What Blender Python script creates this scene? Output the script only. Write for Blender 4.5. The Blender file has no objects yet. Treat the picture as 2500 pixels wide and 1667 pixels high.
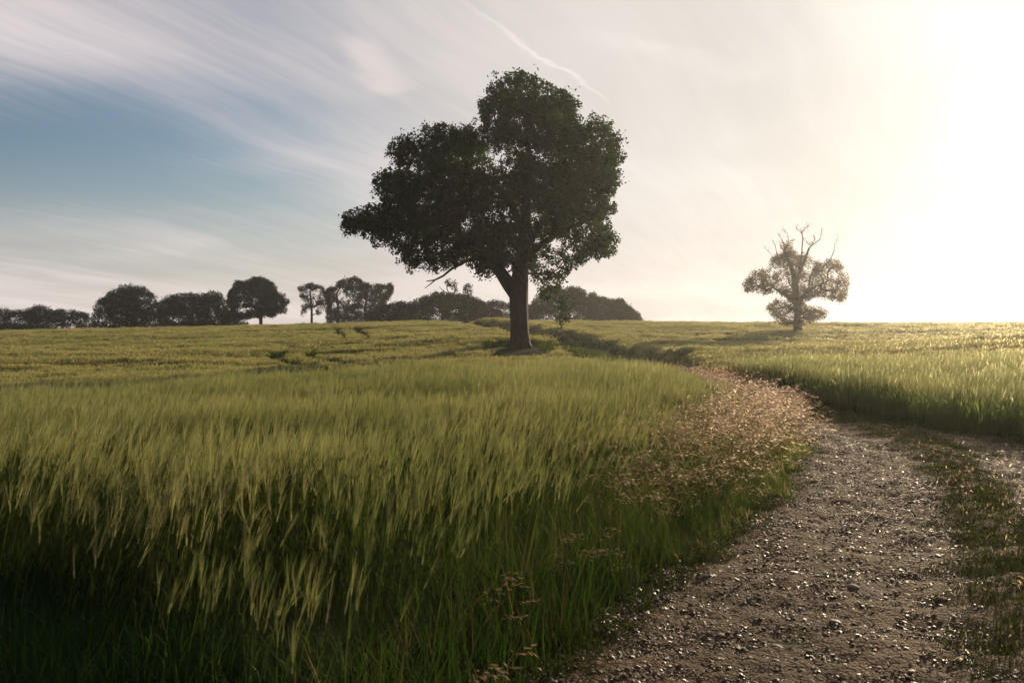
import bpy, math, random
import numpy as np
from mathutils import Vector
R = math.radians
rng = np.random.default_rng(7)
scene = bpy.context.scene
col = scene.collection

# ------------------------------------------------------------------ camera
EYE = 1.55; F = 2430.6; HOR = 830.0         # eye height, focal length in photo pixels, horizon row
cam_d = bpy.data.cameras.new('camera'); cam = bpy.data.objects.new('camera', cam_d); col.objects.link(cam)
cam_d.lens = 35.0; cam_d.sensor_width = 36.0
cam.location = (0, 0, EYE); cam.rotation_euler = (R(90), 0, 0)
cam_d.shift_y = (HOR - 833.5) / 2500.0
cam_d.clip_start = 0.05; cam_d.clip_end = 3000
cam_d.dof.use_dof = True; cam_d.dof.focus_distance = 45; cam_d.dof.aperture_fstop = 6.3
scene.camera = cam

# ------------------------------------------------------------------ light
SUN_AZ, SUN_EL = 29.0, 12.5                  # azimuth east of +Y, elevation
sd = Vector((math.sin(R(SUN_AZ))*math.cos(R(SUN_EL)), math.cos(R(SUN_AZ))*math.cos(R(SUN_EL)), math.sin(R(SUN_EL))))
sl = bpy.data.lights.new('sun', 'SUN'); so = bpy.data.objects.new('sun', sl); col.objects.link(so)
sl.energy = 5.0; sl.angle = R(0.6); sl.color = (1.0, 0.79, 0.52)
so.rotation_euler = sd.to_track_quat('Z', 'Y').to_euler()

world = bpy.data.worlds.new("World"); scene.world = world; world.use_nodes = True
SKY_STRENGTH = 0.055

class NT:
    """small helper round a node tree"""
    def __init__(s, tree): s.t = tree; s.n = tree.nodes; s.l = tree.links
    def node(s, kind, **kw):
        n = s.n.new(kind)
        for k, v in kw.items(): setattr(n, k, v)
        return n
    def put(s, sock, v):
        if v is None: return
        if isinstance(v, bpy.types.NodeSocket): s.l.new(v, sock)
        else: sock.default_value = v
    def math(s, op, a, b=None, c=None, clamp=False):
        n = s.node('ShaderNodeMath', operation=op, use_clamp=clamp)
        s.put(n.inputs[0], a); s.put(n.inputs[1], b); s.put(n.inputs[2], c)
        return n.outputs[0]
    def vmath(s, op, a, b=None, scale=None):
        n = s.node('ShaderNodeVectorMath', operation=op)
        s.put(n.inputs[0], a); s.put(n.inputs[1], b)
        if scale is not None: s.put(n.inputs['Scale'], scale)
        return n.outputs['Value'] if op in ('DOT_PRODUCT', 'LENGTH') else n.outputs[0]
    def mix(s, fac, a, b, blend='MIX'):
        n = s.node('ShaderNodeMix', data_type='RGBA', blend_type=blend)
        s.put(n.inputs[0], fac); s.put(n.inputs[6], a); s.put(n.inputs[7], b)
        return n.outputs[2]
    def noise(s, vec, scale, detail=4, rough=0.55, distort=0.0):
        n = s.node('ShaderNodeTexNoise'); s.put(n.inputs['Vector'], vec)
        n.inputs['Scale'].default_value = scale; n.inputs['Detail'].default_value = detail
        n.inputs['Roughness'].default_value = rough; n.inputs['Distortion'].default_value = distort
        return n.outputs['Fac']
    def smooth(s, x, a, b, lo=0.0, hi=1.0):
        n = s.node('ShaderNodeMapRange', interpolation_type='SMOOTHSTEP'); s.put(n.inputs[0], x)
        for i, v in enumerate((a, b, lo, hi)): n.inputs[i+1].default_value = v
        return n.outputs[0]
    def mapping(s, vec, loc=(0,0,0), rot=(0,0,0), scale=(1,1,1)):
        n = s.node('ShaderNodeMapping'); s.put(n.inputs[0], vec)
        n.inputs['Location'].default_value = loc; n.inputs['Rotation'].default_value = rot; n.inputs['Scale'].default_value = scale
        return n.outputs[0]

def build_world():
    w = NT(world.node_tree); w.n.clear()
    out = w.node('ShaderNodeOutputWorld'); bg = w.node('ShaderNodeBackground'); bg.inputs[1].default_value = SKY_STRENGTH
    w.l.new(bg.outputs[0], out.inputs[0])
    sky = w.node('ShaderNodeTexSky', sky_type='NISHITA'); sky.sun_disc = False
    sky.sun_elevation = R(SUN_EL); sky.sun_rotation = R(SUN_AZ); sky.air_density = 1.0; sky.dust_density = 1.6; sky.ozone_density = 1.0
    d = w.node('ShaderNodeTexCoord').outputs['Generated']
    sep = w.node('ShaderNodeSeparateXYZ'); w.l.new(d, sep.inputs[0]); x, y, z = sep.outputs
    # the cirrus sheet: directions projected on a high layer, streaked along one wind direction
    zz = w.math('ADD', w.math('MAXIMUM', z, 0.0), 0.10)
    cmb = w.node('ShaderNodeCombineXYZ'); w.l.new(w.math('DIVIDE', x, zz), cmb.inputs[0]); w.l.new(w.math('DIVIDE', y, zz), cmb.inputs[1])
    p = w.vmath('ADD', cmb.outputs[0], (3.1, 1.7, 0))
    rot = w.mapping(p, rot=(0, 0, R(24)))                         # +Y of the sheet runs towards azimuth 24
    warp = w.vmath('SCALE', w.vmath('SUBTRACT', w.node('ShaderNodeTexNoise').outputs[1], (0.5, 0.5, 0.5)), scale=0.0)
    nwarp = w.node('ShaderNodeTexNoise'); w.put(nwarp.inputs['Vector'], rot); nwarp.inputs['Scale'].default_value = 0.7; nwarp.inputs['Detail'].default_value = 2
    warp = w.vmath('SCALE', w.vmath('SUBTRACT', nwarp.outputs['Color'], (0.5, 0.5, 0.5)), scale=.45)
    q = w.vmath('ADD', rot, warp)
    streak = w.noise(w.mapping(q, scale=(1.0, 0.16, 1)), 1.7, 8, 0.6, 0.1)
    fine = w.noise(w.mapping(q, scale=(3.2, 0.30, 1)), 3.4, 8, 0.66, 0.15)
    broad = w.noise(q, 0.42, 3, 0.5)
    cs = w.math('ADD', w.math('MULTIPLY', w.smooth(streak, .34, .66), 0.27), w.math('ADD', w.math('MULTIPLY', w.smooth(fine, .34, .66), 0.15), w.math('MULTIPLY', w.smooth(broad, .38, .62), 0.44)))
    cs = w.math('ADD', cs, 0.07)
    mu = w.vmath('DOT_PRODUCT', w.vmath('NORMALIZE', d), tuple(sd))        # cosine of the angle to the sun
    # the clear patch low in the left of the view, a real gap in the sheet
    def towards(px, row): return tuple(Vector(((px-1250)/F, 1, (HOR-row)/F)).normalized())
    hole = w.smooth(w.vmath('LENGTH', w.vmath('MULTIPLY', w.vmath('SUBTRACT', w.vmath('NORMALIZE', d), towards(40, 455)), (.75, .75, 2.2))), 0.05, 0.36, 1, 0)
    hole = w.math('MULTIPLY', hole, 0.95)
    veil = w.smooth(mu, 0.72, 0.97, 0.0, 0.62)
    cover = w.smooth(w.math('ADD', w.math('SUBTRACT', cs, hole), veil), -0.55, 0.85)
    # contrails: thin lines on the sheet
    def trail(a, b, width, amt):
        def onsheet(px, row):
            v = Vector(((px-1250)/F, 1, (HOR-row)/F)).normalized(); k = v.z + 0.10
            return Vector((v.x/k, v.y/k, 0))
        A, B = onsheet(*a), onsheet(*b); t = (B-A); L = t.length; t.normalize(); n = Vector((-t.y, t.x, 0))
        rel = w.vmath('SUBTRACT', cmb.outputs[0], tuple(A))
        wob = w.math('MULTIPLY', w.math('SUBTRACT', w.noise(cmb.outputs[0], 2.2, 5, 0.6), 0.5), 0.16)
        across = w.math('ABSOLUTE', w.math('ADD', w.vmath('DOT_PRODUCT', rel, tuple(n)), wob))
        along = w.vmath('DOT_PRODUCT', rel, tuple(t))
        m = w.smooth(across, 0.0, width, 1, 0)
        m = w.math('MULTIPLY', m, w.math('MULTIPLY', w.smooth(along, -0.3*L, 0.15*L), w.smooth(along, 0.85*L, 1.1*L, 1, 0)))
        br = w.smooth(w.noise(cmb.outputs[0], 5, 3), 0.25, 0.6, 0.35, 1.0)
        return w.math('MULTIPLY', w.math('MULTIPLY', m, br), amt)
    tr = w.math('ADD', trail((1190, 40), (1490, 250), 0.014, 0.65), trail((870, 110), (960, 230), 0.09, 0.35))
    tr = w.math('ADD', tr, trail((1450, 90), (1850, 190), 0.08, 0.3))
    cover = w.math('ADD', cover, tr, clamp=True)
    # sheet radiance: dim mauve away from the sun, bright cream close to it (forward scattering in ice crystals)
    g1 = w.math('POWER', w.math('MAXIMUM', mu, 0.0), 26.0)
    g2 = w.math('POWER', w.math('MAXIMUM', mu, 0.0), 5.0)
    g0 = w.math('POWER', w.math('MAXIMUM', mu, 0.0), 160.0)
    lum = w.math('ADD', w.math('MULTIPLY', g2, CL[1]), w.math('ADD', w.math('MULTIPLY', g1, CL[2]), CL[0]))
    lum = w.math('ADD', lum, w.math('MULTIPLY', g0, CL[3]))
    lum = w.math('MULTIPLY', lum, w.smooth(mu, -0.4, 0.5, 0.35, 1.0))      # the sheet is dimmer away from the sun
    tint = w.mix(w.smooth(mu, 0.72, 0.97), (1.0, 0.905, 0.915, 1), (1.0, 0.945, 0.885, 1))
    low = w.smooth(z, 0.0, 0.19, 1, 0)
    tint = w.mix(w.math('MULTIPLY', low, 0.6), tint, (1.0, 0.87, 0.80, 1))
    lum = w.math('MULTIPLY', lum, w.math('ADD', w.math('MULTIPLY', cs, .30), w.math('ADD', w.math('MULTIPLY', tr, .28), .85)))
    lum = w.math('MULTIPLY', lum, w.math('ADD', w.math('MULTIPLY', w.math('MULTIPLY', w.smooth(z, 0.0, 0.18, 1, 0), w.smooth(mu, .6, .9, 1, 0)), .16), 1.0))
    cloud = w.vmath('SCALE', tint, scale=lum)
    base = w.mix(1.0, sky.outputs[0], (0.74, 0.93, 1.14, 1), 'MULTIPLY')
    base = w.vmath('SCALE', base, scale=0.92)
    c = w.mix(cover, base, cloud)
    c = w.mix(w.math('MULTIPLY', low, 0.7), c, cloud)
    w.l.new(c, bg.inputs[0])
CL = (8.6, 1.1, 1.5, 2.5)
build_world()

scene.view_settings.view_transform = 'Standard'; scene.view_settings.look = 'None'
scene.view_settings.exposure = 0.52; scene.view_settings.gamma = 1.0
cy = scene.cycles
cy.max_bounces = 5; cy.diffuse_bounces = 2; cy.glossy_bounces = 2; cy.transmission_bounces = 3
cy.volume_bounces = 0; cy.transparent_max_bounces = 4; cy.use_denoising = True
cy.sample_clamp_indirect = 6.0; cy.caustics_reflective = False; cy.caustics_refractive = False

# ------------------------------------------------------------------ terrain
def px2w(px, Y, row): return ((px-1250)/F*Y, Y, EYE + (HOR-row)/F*Y)
CROP = 0.78
ctl = [(0,0,0),(-6,0,0),(6,0,0),(-5,8,-.05),(5,8,0),(-14,6,-.3),(12,8,.05),(0,16,.0),(-10,20,-.45),(-5,22,-.16),(-7.5,15,-.2),(-3,24,-.02),(0,25,.03),(5,24,0),(7.5,15,.02),(-14,26,-1.05),(-8,28,-.72),(-2,33,-.38),(3,33,-.32),(0,-30,0),(-30,-20,-.3),(30,-20,.3)]
for px, Y, row, k in [(0,34,944,'c'),(0,40,926,'c'),(500,36,921,'c'),(500,44,903,'c'),(1000,41,893,'c'),(1270,45,880,'c'),(1270,51,872,'c'),(1255,60,847,'g'),(1330,60,853,'g'),
        (0,60,866,'c'),(0,85,833,'c'),(0,122,806,'c'),(500,60,862,'c'),(500,85,823,'c'),(500,122,797,'c'),(1000,60,846,'c'),(1000,85,808,'c'),(1000,122,785,'c'),
        (1270,85,805,'c'),(1220,118,784,'c'),(1600,30,892,'c'),(1600,50,874,'c'),(1600,69,856,'c'),(1600,90,822,'c'),(1600,127,785,'c'),
        (1950,30,880,'c'),(1950,60,840,'c'),(1947,105,805,'c'),(1950,133,787,'c'),(2500,30,868,'c'),(2500,60,822,'c'),(2500,105,800,'c'),(2500,133,790,'c'),
        (-700,60,880,'c'),(-700,122,820,'c'),(3200,60,815,'c'),(3200,133,796,'c')]:
    x, y, z = px2w(px, Y, row); ctl.append((x, y, z - (CROP if k == 'c' else 0)))
for x in (-150, -75, 0, 75, 150):
    ctl.append((x, 175, 1.2)); ctl.append((x, 260, -4))
ctl = np.array(ctl, float)
def tps_fit(c, lam=0.4):
    n = len(c); d = np.hypot(c[:,None,0]-c[None,:,0], c[:,None,1]-c[None,:,1])/10
    K = np.where(d > 0, d*d*np.log(d+1e-9), 0) + lam*0.02*np.eye(n)
    P = np.c_[np.ones(n), c[:,:2]/10]; A = np.block([[K, P],[P.T, np.zeros((3,3))]])
    return np.linalg.solve(A, np.r_[c[:,2], np.zeros(3)])
TP = tps_fit(ctl)
HY = [30,40,55,65,75,95,118,135]; HX = [5.6,6.1,8.0,7.8,6.3,.8,-4.6,-7.2]      # the sunken way
def H(x, y):
    x = np.asarray(x, float); y = np.asarray(y, float); sh = x.shape; x = x.ravel(); y = y.ravel(); out = np.empty(len(x))
    for i in range(0, len(x), 20000):
        xs = np.clip(x[i:i+20000], -160, 160); ys = np.clip(y[i:i+20000], -40, 262)
        d = np.hypot(xs[:,None]-ctl[None,:,0], ys[:,None]-ctl[None,:,1])/10
        hol = 1.05*np.exp(-np.abs((xs-np.interp(ys, HY, HX))/1.75)**5)*np.clip((ys-30)/12, 0, 1)*np.clip((125-ys)/20, 0, 1)
        out[i:i+20000] = -hol + np.where(d > 0, d*d*np.log(d+1e-9), 0)@TP[:len(ctl)] + TP[-3] + TP[-2]*xs/10 + TP[-1]*ys/10
    return out.reshape(sh)

# lines of the place, all as x over y
def line(pts):
    ys, xs = zip(*pts); ys = np.array(ys); xs = np.array(xs)
    return lambda y: np.interp(y, ys, xs)
X_LEFT = line([(0,-1.2),(1.5,-.95),(4.5,-.35),(7,.3),(10,1.2),(14,2.4),(17,3.3),(20,3.9),(26,4.3),(34,4.4),(45,3.6),(52,2.9),(60,2.2),(75,1.2),(95,-3),(118,-7.6),(135,-10)])
X_RIGHT = line([(0,5.8),(5,6.5),(10,7.2),(14.7,7.7),(17,7.3),(20,7.1),(23,6.9),(28,6.5),(40,7.2),(55,9.2),(65,9.0),(75,7.6),(95,2.2),(118,-3.2),(135,-6)])
T_LEFT = line([(-3,-2.4),(0,-1.3),(3,-.45),(4.65,.15),(6.3,.95),(7.4,1.5),(10.2,2.75),(14,4.1),(18,4.9),(22,5.0),(28,4.95),(40,5.4),(55,7.0),(65,6.9),(75,5.4),(95,-.2),(118,-5.6),(135,-8.2)])
LANE1 = line([(0,2.0),(5,1.95),(10,1.65),(14,1.35),(18,1.0),(135,.8)])
MED = line([(0,.7),(5,.7),(10,.65),(14,.85),(17,1.0),(20,.6),(135,.5)])

# value noise for python side placement
_nt = np.random.default_rng(3).random((256, 256))
def vnoise(x, y):
    x = np.asarray(x); y = np.asarray(y); xi = np.floor(x).astype(int); yi = np.floor(y).astype(int); fx = x-xi; fy = y-yi
    fx = fx*fx*(3-2*fx); fy = fy*fy*(3-2*fy); g = lambda a, b: _nt[a & 255, b & 255]
    return (g(xi,yi)*(1-fx)+g(xi+1,yi)*fx)*(1-fy) + (g(xi,yi+1)*(1-fx)+g(xi+1,yi+1)*fx)*fy
def fbm(x, y, o=4):
    s = 0; a = .5
    for i in range(o): s = s + a*vnoise(x*2**i+17*i, y*2**i+31*i); a *= .5
    return s/(1-.5**o)

# ------------------------------------------------------------------ mesh helpers
class MB:
    def __init__(s): s.v = []; s.f = []; s.m = []; s.n = 0
    def add(s, v, f, m=0):
        v = np.asarray(v, float).reshape(-1, 3); f = np.asarray(f, int); s.v.append(v); s.f.append(f + s.n); s.m.append(np.full(len(f), m)); s.n += len(v)
    def ribbon(s, pts, w, side, m=0):
        pts = np.asarray(pts, float); k = len(pts); w = np.asarray(w)[:, None]; side = np.asarray(side, float)
        v = np.stack([pts - side*w/2, pts + side*w/2], 1).reshape(-1, 3)
        i = np.arange(k-1)*2
        s.add(v, np.stack([i, i+1, i+3, i+2], 1), m)
    def tube(s, pts, rad, n=6, m=0, cap=True, rough=0, seed=0):
        pts = np.asarray(pts, float); k = len(pts); rad = np.asarray(rad, float)
        t = np.gradient(pts, axis=0); t /= np.linalg.norm(t, axis=1)[:, None] + 1e-9
        ref = np.array([0, 1, 0.]) if abs(t[0][1]) < .9 else np.array([1., 0, 0])
        vs = []; a = np.linspace(0, 2*np.pi, n, endpoint=False)
        for i in range(k):
            u = np.cross(t[i], ref); u /= np.linalg.norm(u)+1e-9; b = np.cross(t[i], u); ref = np.cross(u, t[i]) if False else ref
            r = rad[i]*(1 + rough*np.sin(a*3+seed+i*.7)*.5 + rough*np.sin(a*5+seed*2-i*.4)*.5)
            vs.append(pts[i] + (np.cos(a)*r)[:,None]*u + (np.sin(a)*r)[:,None]*b)
        v = np.concatenate(vs); f = []
        for i in range(k-1):
            for j in range(n):
                f.append((i*n+j, i*n+(j+1) % n, (i+1)*n+(j+1) % n, (i+1)*n+j))
        s.add(v, f, m)
    def mesh(s, name, mats, smooth=False):
        me = bpy.data.meshes.new(name); v = np.concatenate(s.v)
        polys = s.f; nl = [f.shape[1] for f in polys]
        loops = np.concatenate([f.ravel() for f in polys]); sizes = np.concatenate([np.full(len(f), k) for f, k in zip(polys, nl)])
        me.vertices.add(len(v)); me.vertices.foreach_set('co', v.astype('f').ravel())
        me.loops.add(len(loops)); me.loops.foreach_set('vertex_index', loops.astype('i'))
        me.polygons.add(len(sizes)); st = np.r_[0, np.cumsum(sizes)[:-1]]
        me.polygons.foreach_set('loop_start', st.astype('i')); me.polygons.foreach_set('loop_total', sizes.astype('i'))
        for mt in mats: me.materials.append(mt)
        me.polygons.foreach_set('material_index', np.concatenate(s.m).astype('i'))
        if smooth: me.polygons.foreach_set('use_smooth', np.ones(len(sizes), bool))
        me.update(calc_edges=True); me.validate(); return me
    def build(s, name, mats, parent=None, smooth=False, coll=None):
        o = bpy.data.objects.new(name, s.mesh(name, mats if isinstance(mats, (list, tuple)) else [mats], smooth))
        (coll or col).objects.link(o)
        if parent: o.parent = parent
        return o
def tag(o, label=None, cat=None, group=None, kind=None):
    for k, v in (('label', label), ('category', cat), ('group', group), ('kind', kind)):
        if v: o[k] = v
    return o
def grid_mesh(X, Y, Z):
    ny, nx = X.shape; mb = MB(); i = np.arange(ny-1)[:,None]*nx + np.arange(nx-1)[None]
    mb.add(np.stack([X, Y, Z], -1), np.stack([i, i+1, i+nx+1, i+nx], -1).reshape(-1, 4)); return mb

# ------------------------------------------------------------------ materials
def new_mat(name):
    m = bpy.data.materials.new(name); m.use_nodes = True; w = NT(m.node_tree); w.n.clear()
    out = w.node('ShaderNodeOutputMaterial'); return m, w, out
def leafy(name, c1, c2, trans, tmix=0.5, gloss=0.04, rough=0.45, wscale=0.35, fwd=0.0, fcol=(.8, .75, .5)):
    """foliage: diffuse + translucent with a thin waxy reflection; hue varies from plant to plant and in patches"""
    m, w, out = new_mat(name)
    oi = w.node('ShaderNodeObjectInfo'); geo = w.node('ShaderNodeNewGeometry')
    patch = w.smooth(w.noise(geo.outputs['Position'], wscale, 3, .6), 0.35, 0.65)
    f = w.math('ADD', w.math('MULTIPLY', oi.outputs['Random'], .5), w.math('MULTIPLY', patch, .5), clamp=True)
    c = w.mix(f, (*c1, 1), (*c2, 1))
    t = w.mix(1.0, c, (*trans, 1), 'MULTIPLY')
    d = w.node('ShaderNodeBsdfDiffuse'); w.put(d.inputs[0], c)
    tr = w.node('ShaderNodeBsdfTranslucent'); w.put(tr.inputs[0], t)
    mx = w.node('ShaderNodeMixShader'); mx.inputs[0].default_value = tmix; w.l.new(d.outputs[0], mx.inputs[1]); w.l.new(tr.outputs[0], mx.inputs[2])
    if fwd > 0:                      # thin fibres pass light mostly straight on
        g = w.node('ShaderNodeBsdfRefraction'); g.inputs['Roughness'].default_value = .62; g.inputs['IOR'].default_value = 1.28; g.inputs['Color'].default_value = (*fcol, 1)
        m2 = w.node('ShaderNodeMixShader'); m2.inputs[0].default_value = fwd; w.l.new(mx.outputs[0], m2.inputs[1]); w.l.new(g.outputs[0], m2.inputs[2]); mx = m2
    if gloss > 0:
        g = w.node('ShaderNodeBsdfGlossy'); g.inputs['Roughness'].default_value = rough
        m2 = w.node('ShaderNodeMixShader'); m2.inputs[0].default_value = gloss; w.l.new(mx.outputs[0], m2.inputs[1]); w.l.new(g.outputs[0], m2.inputs[2]); mx = m2
    w.l.new(mx.outputs[0], out.inputs[0]); return m
def principled(name, build):
    m, w, out = new_mat(name); b = w.node('ShaderNodeBsdfPrincipled'); build(w, b); w.l.new(b.outputs[0], out.inputs[0]); return m
def bump(w, b, h, strength=.5, dist=.02):
    n = w.node('ShaderNodeBump'); n.inputs['Strength'].default_value = strength; n.inputs['Distance'].default_value = dist; w.put(n.inputs['Height'], h); w.l.new(n.outputs[0], b.inputs['Normal'])
def m_bark(w, b):
    p = w.node('ShaderNodeNewGeometry').outputs['Position']
    n = w.noise(w.mapping(p, scale=(1, 1, .25)), 9, 6, .65)
    w.put(b.inputs['Base Color'], w.mix(w.smooth(n, .35, .65), (.018, .014, .010, 1), (.055, .042, .030, 1)))
    b.inputs['Roughness'].default_value = .9; bump(w, b, n, 1.0, .18)
def m_soil(w, b):
    p = w.node('ShaderNodeNewGeometry').outputs['Position']
    n = w.noise(p, .6, 6, .6); n2 = w.noise(p, 9, 5, .6)
    w.put(b.inputs['Base Color'], w.mix(w.smooth(n, .4, .6), w.mix(n2, (.030, .034, .014, 1), (.06, .055, .028, 1)), w.mix(n2, (.035, .045, .014, 1), (.07, .07, .03, 1))))
    b.inputs['Roughness'].default_value = 1; b.inputs['Specular IOR Level'].default_value = .1; bump(w, b, n2, .8, .05)
def m_gravel(w, b):
    p = w.node('ShaderNodeNewGeometry').outputs['Position']
    v = w.node('ShaderNodeTexVoronoi'); w.put(v.inputs['Vector'], p); v.inputs['Scale'].default_value = 55
    v2 = w.node('ShaderNodeTexVoronoi'); w.put(v2.inputs['Vector'], p); v2.inputs['Scale'].default_value = 21
    n = w.noise(p, 1.3, 5, .6); n3 = w.noise(p, 120, 3, .6)
    base = w.mix(w.smooth(n, .35, .65), (.044, .027, .015, 1), (.115, .070, .040, 1))
    w.put(b.inputs['Base Color'], w.mix(w.math('MULTIPLY', n3, .8), base, w.mix(v.outputs['Color'], (.03, .022, .015, 1), (.17, .12, .075, 1))))
    b.inputs['Roughness'].default_value = .85; b.inputs['Specular IOR Level'].default_value = .04
    h = w.math('ADD', w.math('MULTIPLY', v.outputs['Distance'], -.6), w.math('ADD', w.math('MULTIPLY', v2.outputs['Distance'], -.9), w.math('MULTIPLY', n3, .3)))
    bump(w, b, h, 1.0, .03)
def m_stone(w, b):
    oi = w.node('ShaderNodeObjectInfo'); p = w.node('ShaderNodeTexCoord').outputs['Object']
    n = w.noise(p, 3, 4, .6)
    c = w.mix(oi.outputs['Random'], (.04, .027, .017, 1), (.17, .115, .07, 1))
    w.put(b.inputs['Base Color'], w.mix(w.math('MULTIPLY', n, .5), c, (.12, .09, .06, 1)))
    w.put(b.inputs['Roughness'], w.smooth(oi.outputs['Random'], 0, .8, .30, .75)); b.inputs['Specular IOR Level'].default_value = .4
    bump(w, b, w.noise(p, 9, 3), .4, .1)
M = {}
M['bark'] = principled('bark', m_bark); M['soil'] = principled('soil', m_soil); M['gravel'] = principled('gravel', m_gravel); M['stone'] = principled('stone', m_stone)
M['oak_leaf'] = leafy('oak_leaf', (.014, .026, .008), (.024, .038, .010), (1.5, 1.7, .6), .45, .015, .5, .5)
M['stag_leaf'] = leafy('stag_leaf', (.040, .032, .013), (.062, .047, .019), (1.6, 1.25, .68), .42, .0, .5, .5, .03, (.8, .65, .35))
M['far_leaf'] = leafy('far_leaf', (.006, .012, .006), (.012, .018, .007), (1.2, 1.3, .6), .22, .0, .5, .15)
M['barley'] = leafy('barley_stem', (.026, .044, .013), (.052, .066, .020), (1.4, 1.5, .7), .42, .008, .5, .25, .04, (.5, .65, .2))
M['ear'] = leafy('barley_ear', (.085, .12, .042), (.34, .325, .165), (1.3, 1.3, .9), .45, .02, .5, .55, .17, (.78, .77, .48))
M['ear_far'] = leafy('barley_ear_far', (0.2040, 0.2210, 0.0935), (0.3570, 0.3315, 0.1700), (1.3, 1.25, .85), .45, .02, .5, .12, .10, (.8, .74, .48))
M['grass'] = leafy('grass_blade', (0.0187, 0.0391, 0.0119), (0.0425, 0.0595, 0.0187), (1.4, 1.7, .6), .42, .008, .5, .8, .04, (.4, .6, .15))
M['shade_grass'] = leafy('shaded_grass', (.010, .026, .013), (.024, .042, .019), (1.3, 1.7, .7), .42, .0, .55, .8)  # darker copy of the verge grass: the barley's shade put into its colour
M['turf'] = leafy('turf', (0.0216, 0.0288, 0.0108), (0.0468, 0.0468, 0.0198), (1.3, 1.5, .7), .45, .0, .5, 2.5)
M['head'] = leafy('grass_head', (.19, .14, .105), (.29, .215, .155), (1.2, 1.05, .92), .45, .02, .45, .8, .14, (.92, .78, .66))
M['dry'] = leafy('dry_grass', (0.0723, 0.0561, 0.0289), (0.1275, 0.0978, 0.0510), (1.3, 1.2, .8), 0.42, .01, .5, .8, .15, (.8, .6, .35))
M['sorrel'] = leafy('sorrel_head', (.11, .07, .045), (.16, .10, .065), (1.2, 1.0, .9), .4, .02, .45, .8, .06, (.8, .55, .4))

# ------------------------------------------------------------------ ground and track
def axis(segs):
    out = []
    for a, b, s in segs: out += list(np.arange(a, b, s))
    return np.array(out + [segs[-1][1]])
gx = axis([(-300,-160,20),(-160,-60,4),(-60,-12,1.5),(-12,12,.35),(12,60,1.5),(60,160,4),(160,300,20)])
gy = axis([(-60,-6,6),(-6,0,.8),(0,28,.35),(28,60,.8),(60,140,1.6),(140,260,6),(260,420,20)])
GX, GY = np.meshgrid(gx, gy)
GZ = H(GX, GY) + (fbm(GX*1.3, GY*1.3)-.5)*.05*(np.abs(GX) < 12)
ground = grid_mesh(GX, GY, GZ).build('ground', M['soil'], smooth=True); tag(ground, kind='structure')

ys = axis([(-4,20,.05),(20,40,.2),(40,135,.6)]); us = np.linspace(0, 1, 150)
TY, TU = np.meshgrid(ys, us, indexing='ij')
tl = T_LEFT(TY) - .35; trr = X_RIGHT(TY) + .1
TX = tl + TU*(trr-tl)
rel = TX - T_LEFT(TY); l1 = LANE1(TY); md = MED(TY)
medp = np.exp(-((rel-l1-md/2)/(md*.45))**2)
rut = np.exp(-((rel-l1*.5)/(l1*.4))**2)
edge = np.clip(np.minimum(TU, 1-TU)*12, 0, 1)
TZ = H(TX, TY) + .035 + edge*(medp*.05 - rut*.012 + (fbm(TX*2.2, TY*2.2)-.5)*.07 + (fbm(TX*14, TY*14, 4)-.5)*.05) - (1-edge)*.05
track = grid_mesh(TX, TY, TZ).build('track', M['gravel'], smooth=True); tag(track, kind='structure')
def TH(x, y):                                  # height of the track surface
    relx = x - T_LEFT(y); a = LANE1(y); b = MED(y)
    return H(x, y) + .035 + np.exp(-((relx-a-b/2)/(b*.45))**2)*.05 - np.exp(-((relx-a*.5)/(a*.4))**2)*.012 + (fbm(x*2.2, y*2.2)-.5)*.07

# ------------------------------------------------------------------ scattering
def source_coll(name, objs):
    c = bpy.data.collections.new(name)
    for o in objs: c.objects.link(o)
    return c
def scatter(name, mat_coll, P, rot, scl, label=None, cat=None):
    n = len(P); me = bpy.data.meshes.new(name); me.vertices.add(n); me.vertices.foreach_set('co', np.asarray(P, 'f').ravel())
    nv = len(mat_coll.objects)
    a = me.attributes.new('r', 'FLOAT_VECTOR', 'POINT'); a.data.foreach_set('vector', np.asarray(rot, 'f').ravel())
    a = me.attributes.new('s', 'FLOAT_VECTOR', 'POINT'); a.data.foreach_set('vector', np.asarray(scl, 'f').ravel())
    a = me.attributes.new('k', 'INT', 'POINT'); a.data.foreach_set('value', rng.integers(0, nv, n).astype('i'))
    me.update(); o = bpy.data.objects.new(name, me); col.objects.link(o)
    g = bpy.data.node_groups.new(name, 'GeometryNodeTree'); g.interface.new_socket('Geometry', in_out='INPUT', socket_type='NodeSocketGeometry'); g.interface.new_socket('Geometry', in_out='OUTPUT', socket_type='NodeSocketGeometry')
    N, L = g.nodes, g.links; gi = N.new('NodeGroupInput'); go = N.new('NodeGroupOutput')
    iop = N.new('GeometryNodeInstanceOnPoints'); ci = N.new('GeometryNodeCollectionInfo'); ci.inputs[0].default_value = mat_coll; ci.inputs[1].default_value = True; ci.inputs[2].default_value = True
    def attr(nm, ty):
        x = N.new('GeometryNodeInputNamedAttribute'); x.data_type = ty; x.inputs[0].default_value = nm; return x.outputs[0]
    e2r = N.new('FunctionNodeEulerToRotation'); L.new(attr('r', 'FLOAT_VECTOR'), e2r.inputs[0])
    L.new(gi.outputs[0], iop.inputs['Points']); L.new(ci.outputs[0], iop.inputs['Instance']); iop.inputs['Pick Instance'].default_value = True
    L.new(attr('k', 'INT'), iop.inputs['Instance Index']); L.new(e2r.outputs[0], iop.inputs['Rotation']); L.new(attr('s', 'FLOAT_VECTOR'), iop.inputs['Scale'])
    L.new(iop.outputs[0], go.inputs[0])
    md_ = o.modifiers.new('scatter', 'NODES'); md_.node_group = g
    tag(o, label, cat, kind='stuff'); return o
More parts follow.
